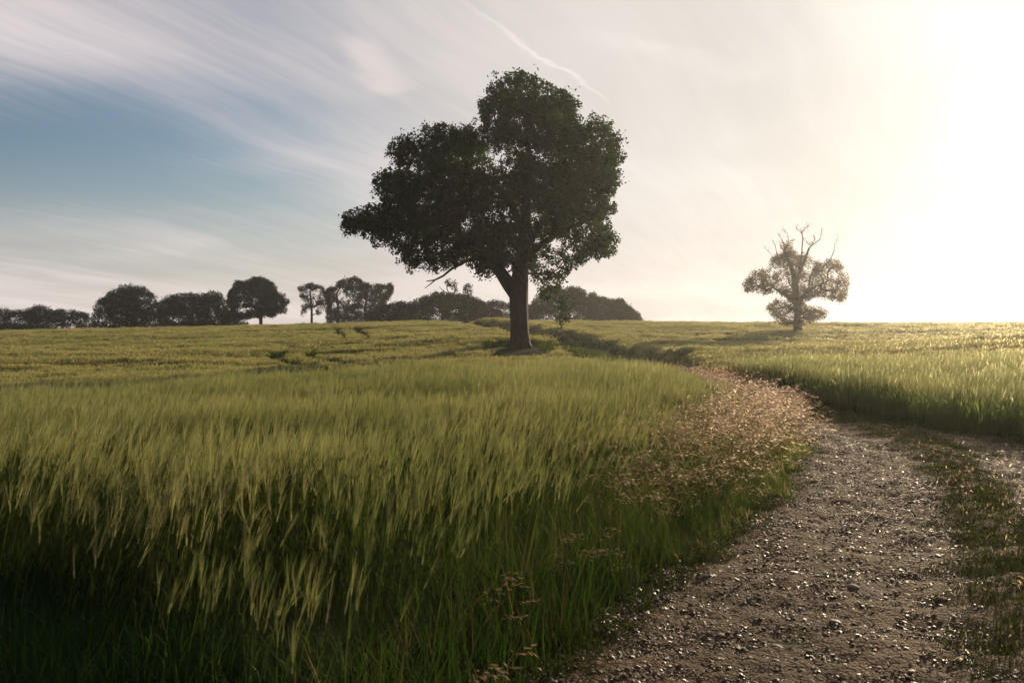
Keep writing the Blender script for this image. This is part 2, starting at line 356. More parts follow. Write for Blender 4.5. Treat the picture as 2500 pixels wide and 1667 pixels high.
def jitter_grid(x0, x1, y0, y1, s):
    xs = np.arange(x0, x1, s); ys_ = np.arange(y0, y1, s); X, Y = np.meshgrid(xs, ys_)
    X = X + rng.uniform(-.5, .5, X.shape)*s; Y = Y + rng.uniform(-.5, .5, Y.shape)*s
    return X.ravel(), Y.ravel()
def inview(x, y, m=2.0): return np.abs(x) < .53*np.maximum(y, 0) + m

WIND = np.array([.85, .25, 0.])
def unit(v): return v/(np.linalg.norm(v)+1e-9)
def side_of(): a = rng.uniform(0, np.pi); return np.array([math.cos(a), math.sin(a), 0])
def stalk(mb, base, h, lean, bend, w0, w1, m, segs=3):
    """a stalk that leans and nods with the wind; returns tip and tip direction"""
    t = np.linspace(0, 1, segs+1); d = WIND*lean + np.r_[rng.normal(0, .06, 2), 0]
    p = base + np.c_[d[0]*t*h + WIND[0]*bend*h*t**3, d[1]*t*h + WIND[1]*bend*h*t**3, h*(t - .25*abs(bend)*t**3)]
    mb.ribbon(p, np.linspace(w0, w1, segs+1), side_of(), m)
    return p[-1], unit(p[-1]-p[-2])
def blade(mb, base, h, w, m, droop=None, az=None, segs=3):
    az = rng.uniform(0, 2*np.pi) if az is None else az; dr = rng.uniform(.1, .7) if droop is None else droop
    d = np.array([math.cos(az), math.sin(az), 0]); t = np.linspace(0, 1, segs+1)
    p = base + d*(h*dr*t**2)[:,None] + WIND*(h*.12*t)[:,None] + np.c_[0*t, 0*t, h*(t - .35*dr*t**2)]
    mb.ribbon(p, w*np.array([1, .95, .6, .08])[:segs+1] if segs == 3 else w*np.linspace(1, .1, segs+1), np.array([-d[1], d[0], 0]), m)
def barley_plant(mb, base, awns=11, h=None, wide=1.0, leaves=2):
    h = h or rng.normal(.73, .065)
    odd = rng.random() < .1
    tip, d = stalk(mb, base, h*(.92 if odd else 1), rng.uniform(-.25, .4) if odd else rng.uniform(.0, .16), rng.uniform(-.5, .7) if odd else rng.uniform(.0, .24), .005*wide, .0035*wide, 0)
    d = unit(d*.6 + WIND*rng.uniform(-.08, .34) + np.array([0, 0, rng.uniform(.45, 1.2)]) + rng.normal(0, .08, 3))
    el = rng.uniform(.06, .085); s1 = side_of(); s2 = np.cross(d, s1); s2 = unit(s2)
    for s in (unit(np.cross(d, s2)), s2):
        mb.ribbon([tip, tip+d*el*.4, tip+d*el], np.array([.004, .009, .003])*wide, s, 1)
    al = rng.uniform(.11, .16)
    for k in range(awns):
        a = unit(d + rng.normal(0, .10, 3)); b0 = tip + d*el*rng.uniform(.1, 1)
        mid = b0 + a*al*.5; e = b0 + a*al + WIND*al*.08
        mb.ribbon([b0, mid, e], np.array([.0017, .0014, .0005])*wide, unit(np.cross(a, rng.normal(0, 1, 3))), 1)
    for k in range(leaves):
        t = rng.uniform(.3, .8); b0 = base + (tip-base)*t
        blade(mb, b0, rng.uniform(.12, .24), .009*wide, 0, rng.uniform(.4, 1.2))
barley_src = []
for v in range(16):
    mb = MB()
    for k in range(14): barley_plant(mb, np.r_[rng.uniform(-.34, .34, 2), 0])
    for k in range(12): blade(mb, np.r_[rng.uniform(-.34, .34, 2), 0], rng.uniform(.3, .55), .009, 0, rng.uniform(.1, .5))
    o = bpy.data.objects.new('barley_clump', mb.mesh('barley_clump', [M['barley'], M['ear']])); barley_src.append(o)
C_barley = source_coll('barley_sources', barley_src)
far_src = []
for v in range(7):
    mb = MB()
    for k in range(34):
        b = np.r_[rng.uniform(-.33, .33, 2), 0]; h = rng.normal(.72, .05)
        tip, d = stalk(mb, b, h, rng.uniform(.02, .14), rng.uniform(.05, .25), .014, .010, 0, 2)
        d = unit(d + WIND*rng.uniform(0, .5))
        for q in range(3):
            a = unit(d + rng.normal(0, .14, 3)); mb.ribbon([tip, tip+a*.09, tip+a*.18], np.array([.011, .016, .003]), unit(np.cross(a, rng.normal(0, 1, 3))), 1)
        if k % 2: blade(mb, b, rng.uniform(.35, .6), .022, 0)
    far_src.append(bpy.data.objects.new('barley_far_clump', mb.mesh('barley_far_clump', [M['barley'], M['ear_far']])))
C_far = source_coll('barley_far_sources', far_src)

# tramlines: two wheel marks of the sprayer winding down the left field
tram = np.array([(px2w(p, Y, 0)[0], Y) for p, Y in [(800,124),(822,112),(838,98),(852,88),(866,80),(850,73),(770,66),(712,61),(705,57.5),(740,54),(800,50.5),(838,47.5),(850,43),(850,36)]])
tt = np.linspace(0, 1, len(tram)); tf = np.linspace(0, 1, 300)
from numpy.polynomial import polynomial as _pl
tr_x = np.interp(tf, tt, tram[:,0]); tr_y = np.interp(tf, tt, tram[:,1])
for _ in range(50):
    tr_x[1:-1] = (tr_x[:-2]+tr_x[1:-1]*2+tr_x[2:])/4; tr_y[1:-1] = (tr_y[:-2]+tr_y[1:-1]*2+tr_y[2:])/4
tg = np.c_[np.gradient(tr_x), np.gradient(tr_y)]; tg /= np.linalg.norm(tg, axis=1)[:,None]
def tram_mask(x, y, half=.52):
    keep = np.ones(len(x), bool); near = (x < 0) & (x > -30) & (y > 34) & (y < 126); idx = np.where(near)[0]
    for s in (-.95, .95):
        lx = tr_x - tg[:,1]*s; ly = tr_y + tg[:,0]*s
        for i in range(0, len(idx), 4000):
            j = idx[i:i+4000]; dd = np.hypot(x[j][:,None]-lx[None], y[j][:,None]-ly[None]).min(1); keep[j[dd < half]] = False
    return keep
def crop_h(x, y):
    """height factor of the crop: swells and laid streaks running across the view"""
    far = np.clip((y-24)/20, 0, 1)
    a = fbm(x*.5, y*.5, 3); b = fbm(x*.10+5, y*.55+9, 4); c = fbm(x*.07+50, y*.26+9, 3)
    return .98 + (a-.5)*(.46-.34*far) + (b-.5)*.75*far + (c-.5)*.4*far + (fbm(x*.3+3, y*1.3, 3)-.5)*.35*far
NEAR_EDGE = lambda x: np.interp(x, [-2.2, -.8], [5.4, 4.0]) + (fbm(x*.8, x*0+4, 3)-.5)*1.6 - np.clip(-x-3, 0, 3)*.2
def crop_points(x0, x1, y0, y1, s, which, margin=2.0):
    x, y = jitter_grid(x0, x1, y0, y1, s); e = (fbm(x*0+y*.9, y*.9+3)-.5)*.7
    k = inview(x, y, margin) & (y >= y0) & (y < y1)
    k &= (x < X_LEFT(y) + e) if which == 'l' else (x > X_RIGHT(y) + e*.6)
    x, y = x[k], y[k]; k = np.hypot((x-.2)/2.2, (y-57)/6) > 1; x, y = x[k], y[k]
    k = tram_mask(x, y) & (rng.random(len(x)) < np.interp(y, [4, 7, 13], [.50, .62, 1])*np.clip(.25+1.5*fbm(x*.9+70, y*.9, 3), .3, 1.1)); x, y = x[k], y[k]
    if which == 'l' and y0 < 20: k = (y > NEAR_EDGE(x)) | (rng.random(len(x)) < .02); x, y = x[k], y[k]
    return x, y
def place_crop(name, C, x, y, hf, label, cat, wide=1.0):
    n = len(x); z = H(x, y) - .02; s = crop_h(x, y)*hf*rng.uniform(.93, 1.07, n)
    rot = np.c_[rng.normal(0, .06, n), rng.normal(0, .06, n), rng.normal(0, .65, n)]
    # wind gusts: whole patches lean further over
    s = s*(1+.30*np.exp(-((x-X_RIGHT(y)-.8)/1.0)**2)*np.clip((y-58)/10, 0, 1))
    gst = (fbm(x*.8+9, y*.8, 3)-.5)*1.3; rot[:,1] += gst*.32
    return scatter(name, C, np.c_[x, y, z], rot, np.c_[s*wide, s*wide, s], label, cat)
xl, yl = crop_points(-18, 5, .7, 30, .225, 'l', 1.5)
edge_f = (np.clip((X_LEFT(yl)-xl)/.8, 0, 1)*.22 + .78)*(np.clip((yl-NEAR_EDGE(xl))/1.2, 0, 1)*.15+.85)
place_crop('barley', C_barley, xl, yl, 1.04*edge_f, 'dense green barley with long silky awns swaying in the left foreground', 'barley')
xl1, yl1 = crop_points(-40, 6, 30, 62, .36, 'l', 3)
xl2, yl2 = crop_points(-80, 4, 62, 142, .58, 'l', 4)
x_, y_ = np.r_[xl1, xl2], np.r_[yl1, yl2]
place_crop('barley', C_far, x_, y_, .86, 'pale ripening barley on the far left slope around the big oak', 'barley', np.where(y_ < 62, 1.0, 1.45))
xr1, yr1 = crop_points(4, 30, 11, 34, .21, 'r', 2)
place_crop('barley', C_barley, xr1, yr1, .93, 'barley standing as a shaded wall along the right side of the track', 'barley')
xr2, yr2 = crop_points(4, 45, 34, 62, .36, 'r', 3); xr3, yr3 = crop_points(-9, 85, 62, 145, .58, 'r', 4)
xr4, yr4 = crop_points(-9, 14, 34, 125, .26, 'r', 2); k = xr4 < X_RIGHT(yr4)+1.2; xr4, yr4 = xr4[k], yr4[k]
x_, y_ = np.r_[xr2, xr3, xr4], np.r_[yr2, yr3, yr4]
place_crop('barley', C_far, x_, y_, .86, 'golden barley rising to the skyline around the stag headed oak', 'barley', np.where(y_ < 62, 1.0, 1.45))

# grasses of the verge
def green_clump(n, hmin, hmax, w, rad, m=0, dry=0.15):
    mb = MB()
    for k in range(n):
        blade(mb, np.r_[rng.normal(0, rad, 2), 0], rng.uniform(hmin, hmax), w*rng.uniform(.6, 1.3), 1 if rng.random() < dry else 0)
    return mb
tall_src = []
for v in range(6):
    mb = green_clump(46, .25, .55, .006, .12)
    tall_src.append(bpy.data.objects.new('verge_clump', mb.mesh('verge_clump', [M['grass'], M['dry']])))
C_tall = source_coll('verge_sources', tall_src)
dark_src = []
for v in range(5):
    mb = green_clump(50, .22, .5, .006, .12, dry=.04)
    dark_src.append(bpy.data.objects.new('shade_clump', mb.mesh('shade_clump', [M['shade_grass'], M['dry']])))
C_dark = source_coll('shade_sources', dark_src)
head_src = []
for v in range(7):
    mb = MB()
    for k in range(7):
        b = np.r_[rng.normal(0, .10, 2), 0]
        tip, d = stalk(mb, b, rng.uniform(.50, .72), rng.uniform(.05, .3), rng.uniform(.3, .9), .0035, .002, 1, 4)
        n = rng.integers(8, 15)
        for q in range(n):                    # a drooping panicle of spikelets
            t = q/n; b0 = tip + d*(.16*t) - np.array([0, 0, .05*t*t]) + rng.normal(0, .006, 3)
            dd = unit(d*.5 + WIND*.6 + np.array([0, 0, -.35]) + rng.normal(0, .35, 3)); L = rng.uniform(.02, .04)
            b1 = b0 + dd*.02; mb.ribbon([b1, b1+dd*L*.5, b1+dd*L], np.array([.0010, .0042, .0008]), unit(np.cross(dd, rng.normal(0, 1, 3))), 0)
    for k in range(8): blade(mb, np.r_[rng.normal(0, .1, 2), 0], rng.uniform(.2, .4), .005, 2)
    head_src.append(bpy.data.objects.new('brome_clump', mb.mesh('brome_clump', [M['head'], M['dry'], M['grass']])))
C_head = source_coll('brome_sources', head_src)
short_src = []
for v in range(5):
    mb = green_clump(60, .04, .11, .005, .075, dry=.03)
    short_src.append(bpy.data.objects.new('turf_clump', mb.mesh('turf_clump', [M['turf'], M['dry']])))
C_short = source_coll('turf_sources', short_src)
sor_src = []
for v in range(4):
    mb = MB()
    for k in range(16):
        b = np.r_[rng.normal(0, .13, 2), 0]; tip, d = stalk(mb, b, rng.uniform(.35, .65), .1, .1, .006, .004, 1, 2)
        for q in range(9):
            c = b + (tip-b)*rng.uniform(.55, 1.05) + rng.normal(0, .012, 3); a = unit(rng.normal(0, 1, 3)); mb.ribbon([c, c+a*.02, c+a*.04], [.004, .014, .004], unit(np.cross(a, rng.normal(0, 1, 3))), 0)
    sor_src.append(bpy.data.objects.new('sorrel_clump', mb.mesh('sorrel_clump', [M['sorrel'], M['dry']])))
C_sor = source_coll('sorrel_sources', sor_src)

x, y = jitter_grid(-3, 6, .8, 34, .13)
e = (fbm(y*1.1, y*.3+8)-.5)*.5
t = (x - X_LEFT(y))/(T_LEFT(y)-X_LEFT(y)); k = (x > X_LEFT(y)-.25) & (x < T_LEFT(y)+e) & inview(x, y); x, y, t = x[k], y[k], t[k]
hs = np.interp(t, [-.2, .2, .6, .9, 1.2], [1.15, 1.2, .95, .42, .22]) * np.interp(y, [0, 5, 9, 12, 20, 30], [.78, .85, .95, 1.05, 1.1, 1.1]) * rng.uniform(.8, 1.2, len(x)) * (.75+.5*fbm(x*1.5, y*1.5, 3))
scatter('verge_grass', C_tall, np.c_[x, y, H(x, y)-.01], np.c_[rng.normal(0, .1, (len(x), 2)), rng.uniform(0, 6.28, len(x))], np.c_[np.maximum(hs, .5), np.maximum(hs, .5), hs], 'lush green grass on the verge between the barley and the track', 'grass')
x, y = jitter_grid(-3, 6, 2.2, 34, .20)
t = (x - X_LEFT(y))/(T_LEFT(y)-X_LEFT(y)); dens = np.interp(y, [2, 5, 8, 10, 12, 34], [.03, .10, .38, .75, 1.15, 1.2])*np.interp(t, [-.3, 0, .7, .85, 1.0], [.3, 1, 1, .6, .0])
k = (rng.random(len(x)) < dens) & (t > -.4) & (t < 1.0) & inview(x, y); x, y, t = x[k], y[k], t[k]
hs = np.interp(t, [-.2, .3, .7, 1.], [1.05, 1.1, 1.0, .65]) * np.interp(y, [2, 6, 10, 34], [.7, .8, 1.0, 1.1]) * rng.uniform(.85, 1.15, len(x))
scatter('brome_grass', C_head, np.c_[x, y, H(x, y)-.01], np.c_[rng.normal(0, .08, (len(x), 2)), rng.normal(0, .5, len(x))], np.c_[hs, hs, hs], 'pinkish nodding seed heads of wild brome on the verge beside the track bend', 'grass')
x, y = jitter_grid(4, 9, 24, 42, .22); k = (x > T_LEFT(y)-.6) & (x < X_RIGHT(y)+1.2) & (y > 27) & (y < 37) & (fbm(x*.6, y*.6, 2) > .47); x, y = x[k], y[k]
scatter('sorrel', C_sor, np.c_[x, y, H(x, y)], np.c_[np.zeros((len(x), 2)), rng.uniform(0, 6.28, len(x))], np.ones((len(x), 3))*rng.uniform(.8, 1.25, (len(x), 1)), 'reddish dock and sorrel heads at the corner of the barley field', 'wildflowers')

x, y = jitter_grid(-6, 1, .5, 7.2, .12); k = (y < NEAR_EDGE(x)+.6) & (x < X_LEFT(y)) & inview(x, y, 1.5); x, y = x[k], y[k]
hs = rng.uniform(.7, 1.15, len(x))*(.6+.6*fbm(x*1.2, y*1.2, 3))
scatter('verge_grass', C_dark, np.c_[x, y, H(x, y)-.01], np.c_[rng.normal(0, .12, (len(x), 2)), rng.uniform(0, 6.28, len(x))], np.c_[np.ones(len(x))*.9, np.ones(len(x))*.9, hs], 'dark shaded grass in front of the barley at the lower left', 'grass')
# short turf: the hump between the lanes, the track edges and the overgrown far part of the track
x, y = jitter_grid(-2, 12, .8, 34, .085)
rel = x - T_LEFT(y); a = LANE1(y); b = MED(y); nz = fbm(x*2.6, y*2.6, 3)-.5
hump = np.exp(-((rel-a-b/2)/(b*.55))**2); edg = np.exp(-((rel-.02)/.22)**2); far = np.clip((y-17)/2.5, 0, 1); rgt = np.clip((x-X_RIGHT(y)+.75)/.3, 0, 1)
pr = np.maximum.reduce([hump*np.interp(y, [0, 4, 7, 10], [.5, .75, 1.05, 1.1]), edg, far, rgt]) + nz*1.2
k = (rng.random(len(x)) < (pr-.35)*2.4) & (rel > -.3) & (x < X_RIGHT(y)+.3) & inview(x, y, 1); x, y = x[k], y[k]
hs = (.25 + 1.0*fbm(x*2, y*2, 3))*rng.uniform(.7, 1.2, len(x))*np.interp(y, [0, 17, 22, 40], [.7, .6, 2.0, 3])
scatter('track_grass', C_short, np.c_[x, y, TH(x, y)-.015], np.c_[rng.normal(0, .1, (len(x), 2)), rng.uniform(0, 6.28, len(x))], np.c_[np.ones(len(x)), np.ones(len(x)), hs], 'short tufted turf on the hump and edges of the gravel track', 'grass')
# rough margin up to the big oak and along the far part of the track
x, y = jitter_grid(-10, 12, 34, 128, .30); k = (x > X_LEFT(y)-.5) & (x < X_RIGHT(y)+.3); x, y = x[k], y[k]
xa = rng.uniform(-2, 2.4, 420); ya = rng.uniform(50.5, 63, 420); x = np.r_[x, xa]; y = np.r_[y, ya]
hs = rng.uniform(.5, .9, len(x))*(.4+.8*fbm(x*.5, y*.5, 2))*np.where(np.hypot(x-.3, (y-57)*.6) < 3.6, .45, 1)
scatter('margin_grass', C_tall, np.c_[x, y, H(x, y)], np.c_[rng.normal(0, .1, (len(x), 2)), rng.uniform(0, 6.28, len(x))], np.c_[hs*2, hs*2, hs], 'rough grass margin climbing past the big oak', 'grass')

# gravel
def stone_mesh(name, sub=1, amp=.25):
    import bmesh
    bm = bmesh.new(); bmesh.ops.create_icosphere(bm, subdivisions=sub, radius=1)
    for v in bm.verts: v.co = v.co*(1+rng.uniform(-amp, amp)); v.co.z *= .55; v.co.x *= 1.25
    me = bpy.data.meshes.new(name); bm.to_mesh(me); bm.free(); me.materials.append(M['stone'])
    if sub > 1:
        me.polygons.foreach_set('use_smooth', np.ones(len(me.polygons), bool))
    return me
C_peb = source_coll('pebble_sources', [bpy.data.objects.new('pebble', stone_mesh('pebble', 1 if i < 3 else 2, .22 if i < 3 else .09)) for i in range(7)])
PX, PY, PS = [], [], []
for (y0, y1, s, smin) in ((2.5, 6.5, .019, .0038), (6.5, 11, .028, .005), (11, 20, .045, .007)):
    x, y = jitter_grid(-1.5, 10, y0, y1, s); rel = x - T_LEFT(y); a = LANE1(y); b = MED(y)
    nz = fbm(x*3, y*3, 3)-.5
    lane = ((rel > -.15+nz*.5) & (rel < a+.12+nz*.4)) | ((rel > a+b-.12+nz*.4) & (x < X_RIGHT(y)-.3+nz*.3))
    k = (lane | (rng.random(len(x)) < .10)) & (rel > -.3) & inview(x, y, .5) & (rng.random(len(x)) < .15+1.2*fbm(x*1.7+40, y*1.7, 3)); x, y = x[k], y[k]
    PX.append(x); PY.append(y); PS.append(smin*(1-rng.random(len(x)))**(-1/2.6))
x, y, s = map(np.concatenate, (PX, PY, PS)); s = np.minimum(s, .014)
scatter('gravel', C_peb, np.c_[x, y, TH(x, y)+s*.12], np.c_[rng.normal(0, .35, (len(x), 2)), rng.uniform(0, 6.28, len(x))], np.c_[s, s, s], 'loose damp gravel and flints over the wheel lanes', 'gravel')
print('gravel', len(x))
st_me = [stone_mesh('stone', 3, .035) for _ in range(4)]
for i, (px, row, sz) in enumerate([(1937,1412,.04),(1990,1420,.04),(2085,1445,.05),(2230,1655,.04),(2235,1360,.035),(2300,1480,.045),(1620,1500,.04),(2410,1120,.06),(2165,1075,.05),(1760,1560,.035),(1900,1585,.05),(2040,1530,.04)]):
    Y = EYE*F/(row-HOR); X = (px-1250)/F*Y; o = bpy.data.objects.new('stone', st_me[i % 4]); col.objects.link(o)
    o.location = (X, Y, float(TH(np.array([X]), np.array([Y]))[0])+0.0); o.scale = (sz*.7, sz*.6, sz*.6); o.rotation_euler = (rng.uniform(-.2, .2), rng.uniform(-.2, .2), rng.uniform(0, 6))
    tag(o, 'fist sized dark flint lying half sunk in the gravel lane', 'stone', 'larger stones lying in the gravel')

# ------------------------------------------------------------------ trees
def in_poly(x, z, P):
    c = np.zeros(len(x), bool); j = len(P)-1
    for i in range(len(P)):
        xi, zi = P[i]; xj, zj = P[j]
        m = ((zi > z) != (zj > z)) & (x < (xj-xi)*(z-zi)/(zj-zi+1e-12)+xi); c ^= m; j = i
    return c
def poly_dist(x, z, P):
    d = np.full(len(x), 1e9); j = len(P)-1
    for i in range(len(P)):
        a = P[j]; b = P[i]; ab = b-a; t = np.clip(((x-a[0])*ab[0]+(z-a[1])*ab[1])/(ab@ab+1e-12), 0, 1)
        d = np.minimum(d, np.hypot(x-a[0]-t*ab[0], z-a[1]-t*ab[1])); j = i
    return d
def roughen(P, step, amp):
    out = []
    for i in range(len(P)):
        a, b = P[i], P[(i+1) % len(P)]; n = max(1, int(np.hypot(*(b-a))/step)); t = unit(b-a); nn = np.array([t[1], -t[0]])
        for q in range(n): out.append(a+(b-a)*q/n + nn*rng.normal(0, amp))
    return np.array(out)
def leaf_mesh(C, size, flat=.5):
    """many small leaf faces, each a folded four-cornered blade"""
    n = len(C); a = rng.normal(0, 1, (n, 3)); a /= np.linalg.norm(a, axis=1)[:,None]
    b = rng.normal(0, 1, (n, 3)); b[:,2] *= .6; b -= (b*a).sum(1)[:,None]*a; b /= np.linalg.norm(b, axis=1)[:,None]
    s = size*rng.uniform(.6, 1.3, n)[:,None]; c = np.cross(a, b)
    v = np.stack([C-a*s*.5, C+b*s*.33+c*s*.08, C+a*s*.5, C-b*s*.33+c*s*.08], 1).reshape(-1, 3)
    mb = MB(); i = np.arange(n)*4; mb.add(v, np.stack([i, i+1, i+2, i+3], 1)); return mb
def tree(name, D, poly, trunk, rdepth, n_bough, spacing, bough_r, leaves_n, leaf_s, label, cat, group=None, limbs_split=False, extra=None, mat='oak_leaf', dens=1.0, base=None, r_twig=.02, twig=.28, split_crown=None, fill=.6, rough_amp=.13):
    """poly: crown outline in photo pixels; trunk: chains of (px,row,width px,depth m). Everything ends up in metres round the tree's base."""
    bx, by, bz = base if base is not None else px2w(trunk[0][0][0], D, trunk[0][0][1])
    root = bpy.data.objects.new(name, None); col.objects.link(root); root.location = (bx, by, bz); tag(root, label, cat, group)
    k = D/F
    def loc(px, row): return ((px-1250)*k-bx, EYE+(HOR-row)*k-bz)
    P = np.array([loc(*p) for p in poly]); P = roughen(P*1.012 - P.mean(0)*.012, .7, rough_amp); chains = []
    for ch in trunk:
        chains.append(np.array([[*((lambda q: (q[0], c[3] if len(c) > 3 else 0, q[1]))(loc(c[0], c[1]))), c[2]*k/2] for c in ch]))
    x0, z0 = P.min(0); x1, z1 = P.max(0)
    # boughs spread through the inflated outline
    cand = np.c_[rng.uniform(x0, x1, 30000), rng.uniform(z0, z1, 30000)]; m = in_poly(cand[:,0], cand[:,1], P); cand = cand[m]
    d = poly_dist(cand[:,0], cand[:,1], P); R_ = rdepth; T = np.sqrt(np.clip(d*(2*R_-np.minimum(d, R_)), 0, None)); T = np.minimum(T, R_)
    keep = d > bough_r*.42; cand, T, d = cand[keep], T[keep], d[keep]
    yy = rng.uniform(-1, 1, len(cand))*np.maximum(T-bough_r*.4, .05); pts = np.c_[cand[:,0], yy, cand[:,1]]
    B = []
    for i in range(len(pts)):
        if len(B) >= n_bough: break
        if not B or np.min(np.linalg.norm(np.array(B)-pts[i], axis=1)) > spacing: B.append(pts[i])
    B = np.array(B)
    # skeleton: trunk chains, then each bough joins the nearest node already there
    nodes = []; par = []; crad = []
    for ci, ch in enumerate(chains):
        seg = []
        for i in range(len(ch)-1):
            for t in np.linspace(0, 1, 5)[:-1]: seg.append(ch[i]*(1-t)+ch[i+1]*t)
        seg.append(ch[-1])
        for s_ in seg: nodes.append(s_[:3]); par.append(-1); crad.append(s_[3])
    n0 = len(nodes); tops = np.array(nodes)
    lowz = z0 + (z1-z0)*.02
    ok0 = tops[:,2] > min(lowz, tops[:,2].max()-.1)
    order = np.argsort([np.linalg.norm(tops[ok0]-b, axis=1).min() for b in B])
    NB = list(tops); PAR = list(par)
    for i in order:
        A = np.array(NB); dd = np.linalg.norm(A-B[i], axis=1) + np.maximum(0, A[:,2]-B[i][2])*.6
        dd[:n0] += np.where(ok0, 0, 1e3); j = int(np.argmin(dd))
        mid = (A[j]+B[i])/2 + rng.normal(0, .10, 3)*np.linalg.norm(A[j]-B[i]) + np.array([0, 0, .05])
        NB.append(mid); PAR.append(j); NB.append(B[i]); PAR.append(len(NB)-2)
    NB = np.array(NB); cnt = np.ones(len(NB))
    for i in range(len(NB)-1, n0-1, -1):
        if PAR[i] >= 0: cnt[PAR[i]] += cnt[i]
    tm = MB()
    for ci, ch in enumerate(chains):
        r = ch[:,3].copy(); tm.tube(ch[:,:3], r, 14, rough=.07, seed=ci)
    fams = {}
    def rootof(i):
        while PAR[i] >= n0: i = PAR[i]
        return i
    rad = r_twig*np.sqrt(cnt)
    for i in range(n0, len(NB)):
        f = rootof(i) if limbs_split else 0; mb = fams.setdefault(f, MB()) if limbs_split else tm
        p = PAR[i]; rp = min(rad[p], crad[p]*.75) if p < n0 else rad[p]; rp = min(rp, rad[i]*1.6)
        m_ = (NB[p]+NB[i])/2 + rng.normal(0, .035, 3)*np.linalg.norm(NB[p]-NB[i])
        mb.tube([NB[p], m_, NB[i]], [rp, (rp+rad[i])/2, rad[i]], 6)
    # leaf clusters round the boughs, twigs to them
    CL_ = []; tw = MB()
    ncl = max(6, int(fill*(bough_r/twig)**2))
    for b in B:
        rb = bough_r*rng.uniform(.7, 1.2); u = rng.normal(0, 1, (ncl, 3)); u /= np.linalg.norm(u, axis=1)[:,None]
        c = b + u*(rb*rng.random(ncl)[:,None]**.4)*np.array([1, 1, .72])
        c = c[in_poly(c[:,0], c[:,2], P)]; CL_.append(c)
        for q in c[::3]: tw.tube([b, (b+q)/2+rng.normal(0, .05, 3), q], [r_twig*.7, r_twig*.5, r_twig*.25], 3)
    # rim sprays keep the traced outline alive
    L = np.linalg.norm(np.diff(np.r_[P, P[:1]], axis=0), axis=1).sum(); nr = int(L/twig*2.0*dens)
    dC = poly_dist(cand[:,0], cand[:,1], P); rim = cand[dC < bough_r*.75]
    if len(rim) > 5:
        rr = rim[rng.integers(0, len(rim), nr)]; CL_.append(np.c_[rr[:,0], rng.normal(0, 1, nr)*bough_r*.7, rr[:,1]])
    if extra is not None:
        for (px, row, rx, rz, dep, n) in extra:
            cx, cz = loc(px, row); CL_.append(np.c_[cx+rng.normal(0, rx*k, n), dep+rng.normal(0, rx*k*.8, n), cz+rng.normal(0, rz*k, n)])
    CC = np.concatenate(CL_); per = max(3, int(leaves_n/len(CC)))
    Lv = np.repeat(CC, per, 0) + rng.normal(0, twig*.62, (len(CC)*per, 3))
    jz = rng.normal(0, twig*.22, (len(Lv), 2)); sc = D/(D+Lv[:,1]); ins = in_poly((Lv[:,0]+bx)*sc-bx+jz[:,0], (Lv[:,2]+bz-EYE)*sc+EYE-bz+jz[:,1], P)
    if extra is None or True: ins |= rng.random(len(Lv)) < .03
    if extra is not None:
        ne = sum(e_[5] for e_ in extra)*per; ins[-ne:] = True
    Lv = Lv[ins]; leaf_mesh(Lv, leaf_s).build('crown', M[mat], root)
    tm.v += []; tobj = tm
    if tw.n: 
        # twigs belong to the woody skeleton
        for v_, f_, m_ in zip(tw.v, tw.f, tw.m): pass
        off = tobj.n
        tobj.v += tw.v; tobj.f += [f_+off for f_ in tw.f]; tobj.m += tw.m; tobj.n += tw.n
    tobj.build('trunk', M['bark'], root, smooth=True)
    for f, mb in fams.items(): mb.build('limb', M['bark'], root, smooth=True)
    return root, loc

oak_poly = [(1173,199),(1200,185),(1240,180),(1271,174),(1325,186),(1350,205),(1399,226),(1413,256),(1408,280),(1425,297),(1438,268),(1462,272),(1502,282),(1512,320),(1536,361),(1525,390),(1508,405),(1523,430),(1505,470),(1502,513),(1488,540),(1502,575),(1504,621),(1460,628),(1458,650),(1418,655),(1408,680),(1385,700),(1350,708),(1322,700),(1298,682),(1262,655),(1222,668),(1190,652),(1158,672),(1133,652),(1090,668),(1025,682),(1000,668),(952,652),(971,625),(945,612),(912,604),(905,580),(870,570),(834,582),(832,548),(842,518),(870,502),(922,492),(915,470),(925,455),(912,434),(925,415),(948,405),(945,380),(966,338),(1004,321),(1025,297),(1060,300),(1084,290),(1138,305),(1150,297),(1136,267),(1160,243),(1192,235),(1185,222)]
oak_trunk = [[(1270,853,62),(1270,840,52),(1269,815,46),(1268,780,44),(1266,740,46),(1266,700,46),(1270,660,38,.1),(1275,610,32,.2),(1282,540,28,.3),(1288,450,22,.2),(1290,360,14,-.2),(1285,280,8,0)],
             [(1262,722,34),(1244,695,34),(1225,668,30,-.4),(1200,635,24,-1.0),(1160,600,20,-1.6),(1100,560,14,-2),(1020,530,9,-2.4)],
             [(1278,610,22,.2),(1310,560,18,1),(1350,500,15,1.8),(1400,440,10,2.4)],
             [(1274,640,20,.1),(1320,600,15,-1),(1370,570,12,-2),(1430,550,8,-2.5)],
             [(1280,560,20,.3),(1240,480,16,1.2),(1180,420,12,2),(1110,380,8,2.5)]]
oak, oloc = tree('oak_tree', 60, oak_poly, oak_trunk, 7.0, 190, 1.15, 1.35, 170000, .165,
     'huge full crowned dark oak with a thick trunk in the middle of the field', 'tree', limbs_split=True, r_twig=.028, twig=.21, fill=.75,
     extra=[(1374,740,12,17,-1.5,12),(1348,715,20,14,-1.2,16),(1368,780,8,6,-1.4,5),(1180,655,16,10,-.8,25),(1222,640,20,14,-1,30)])
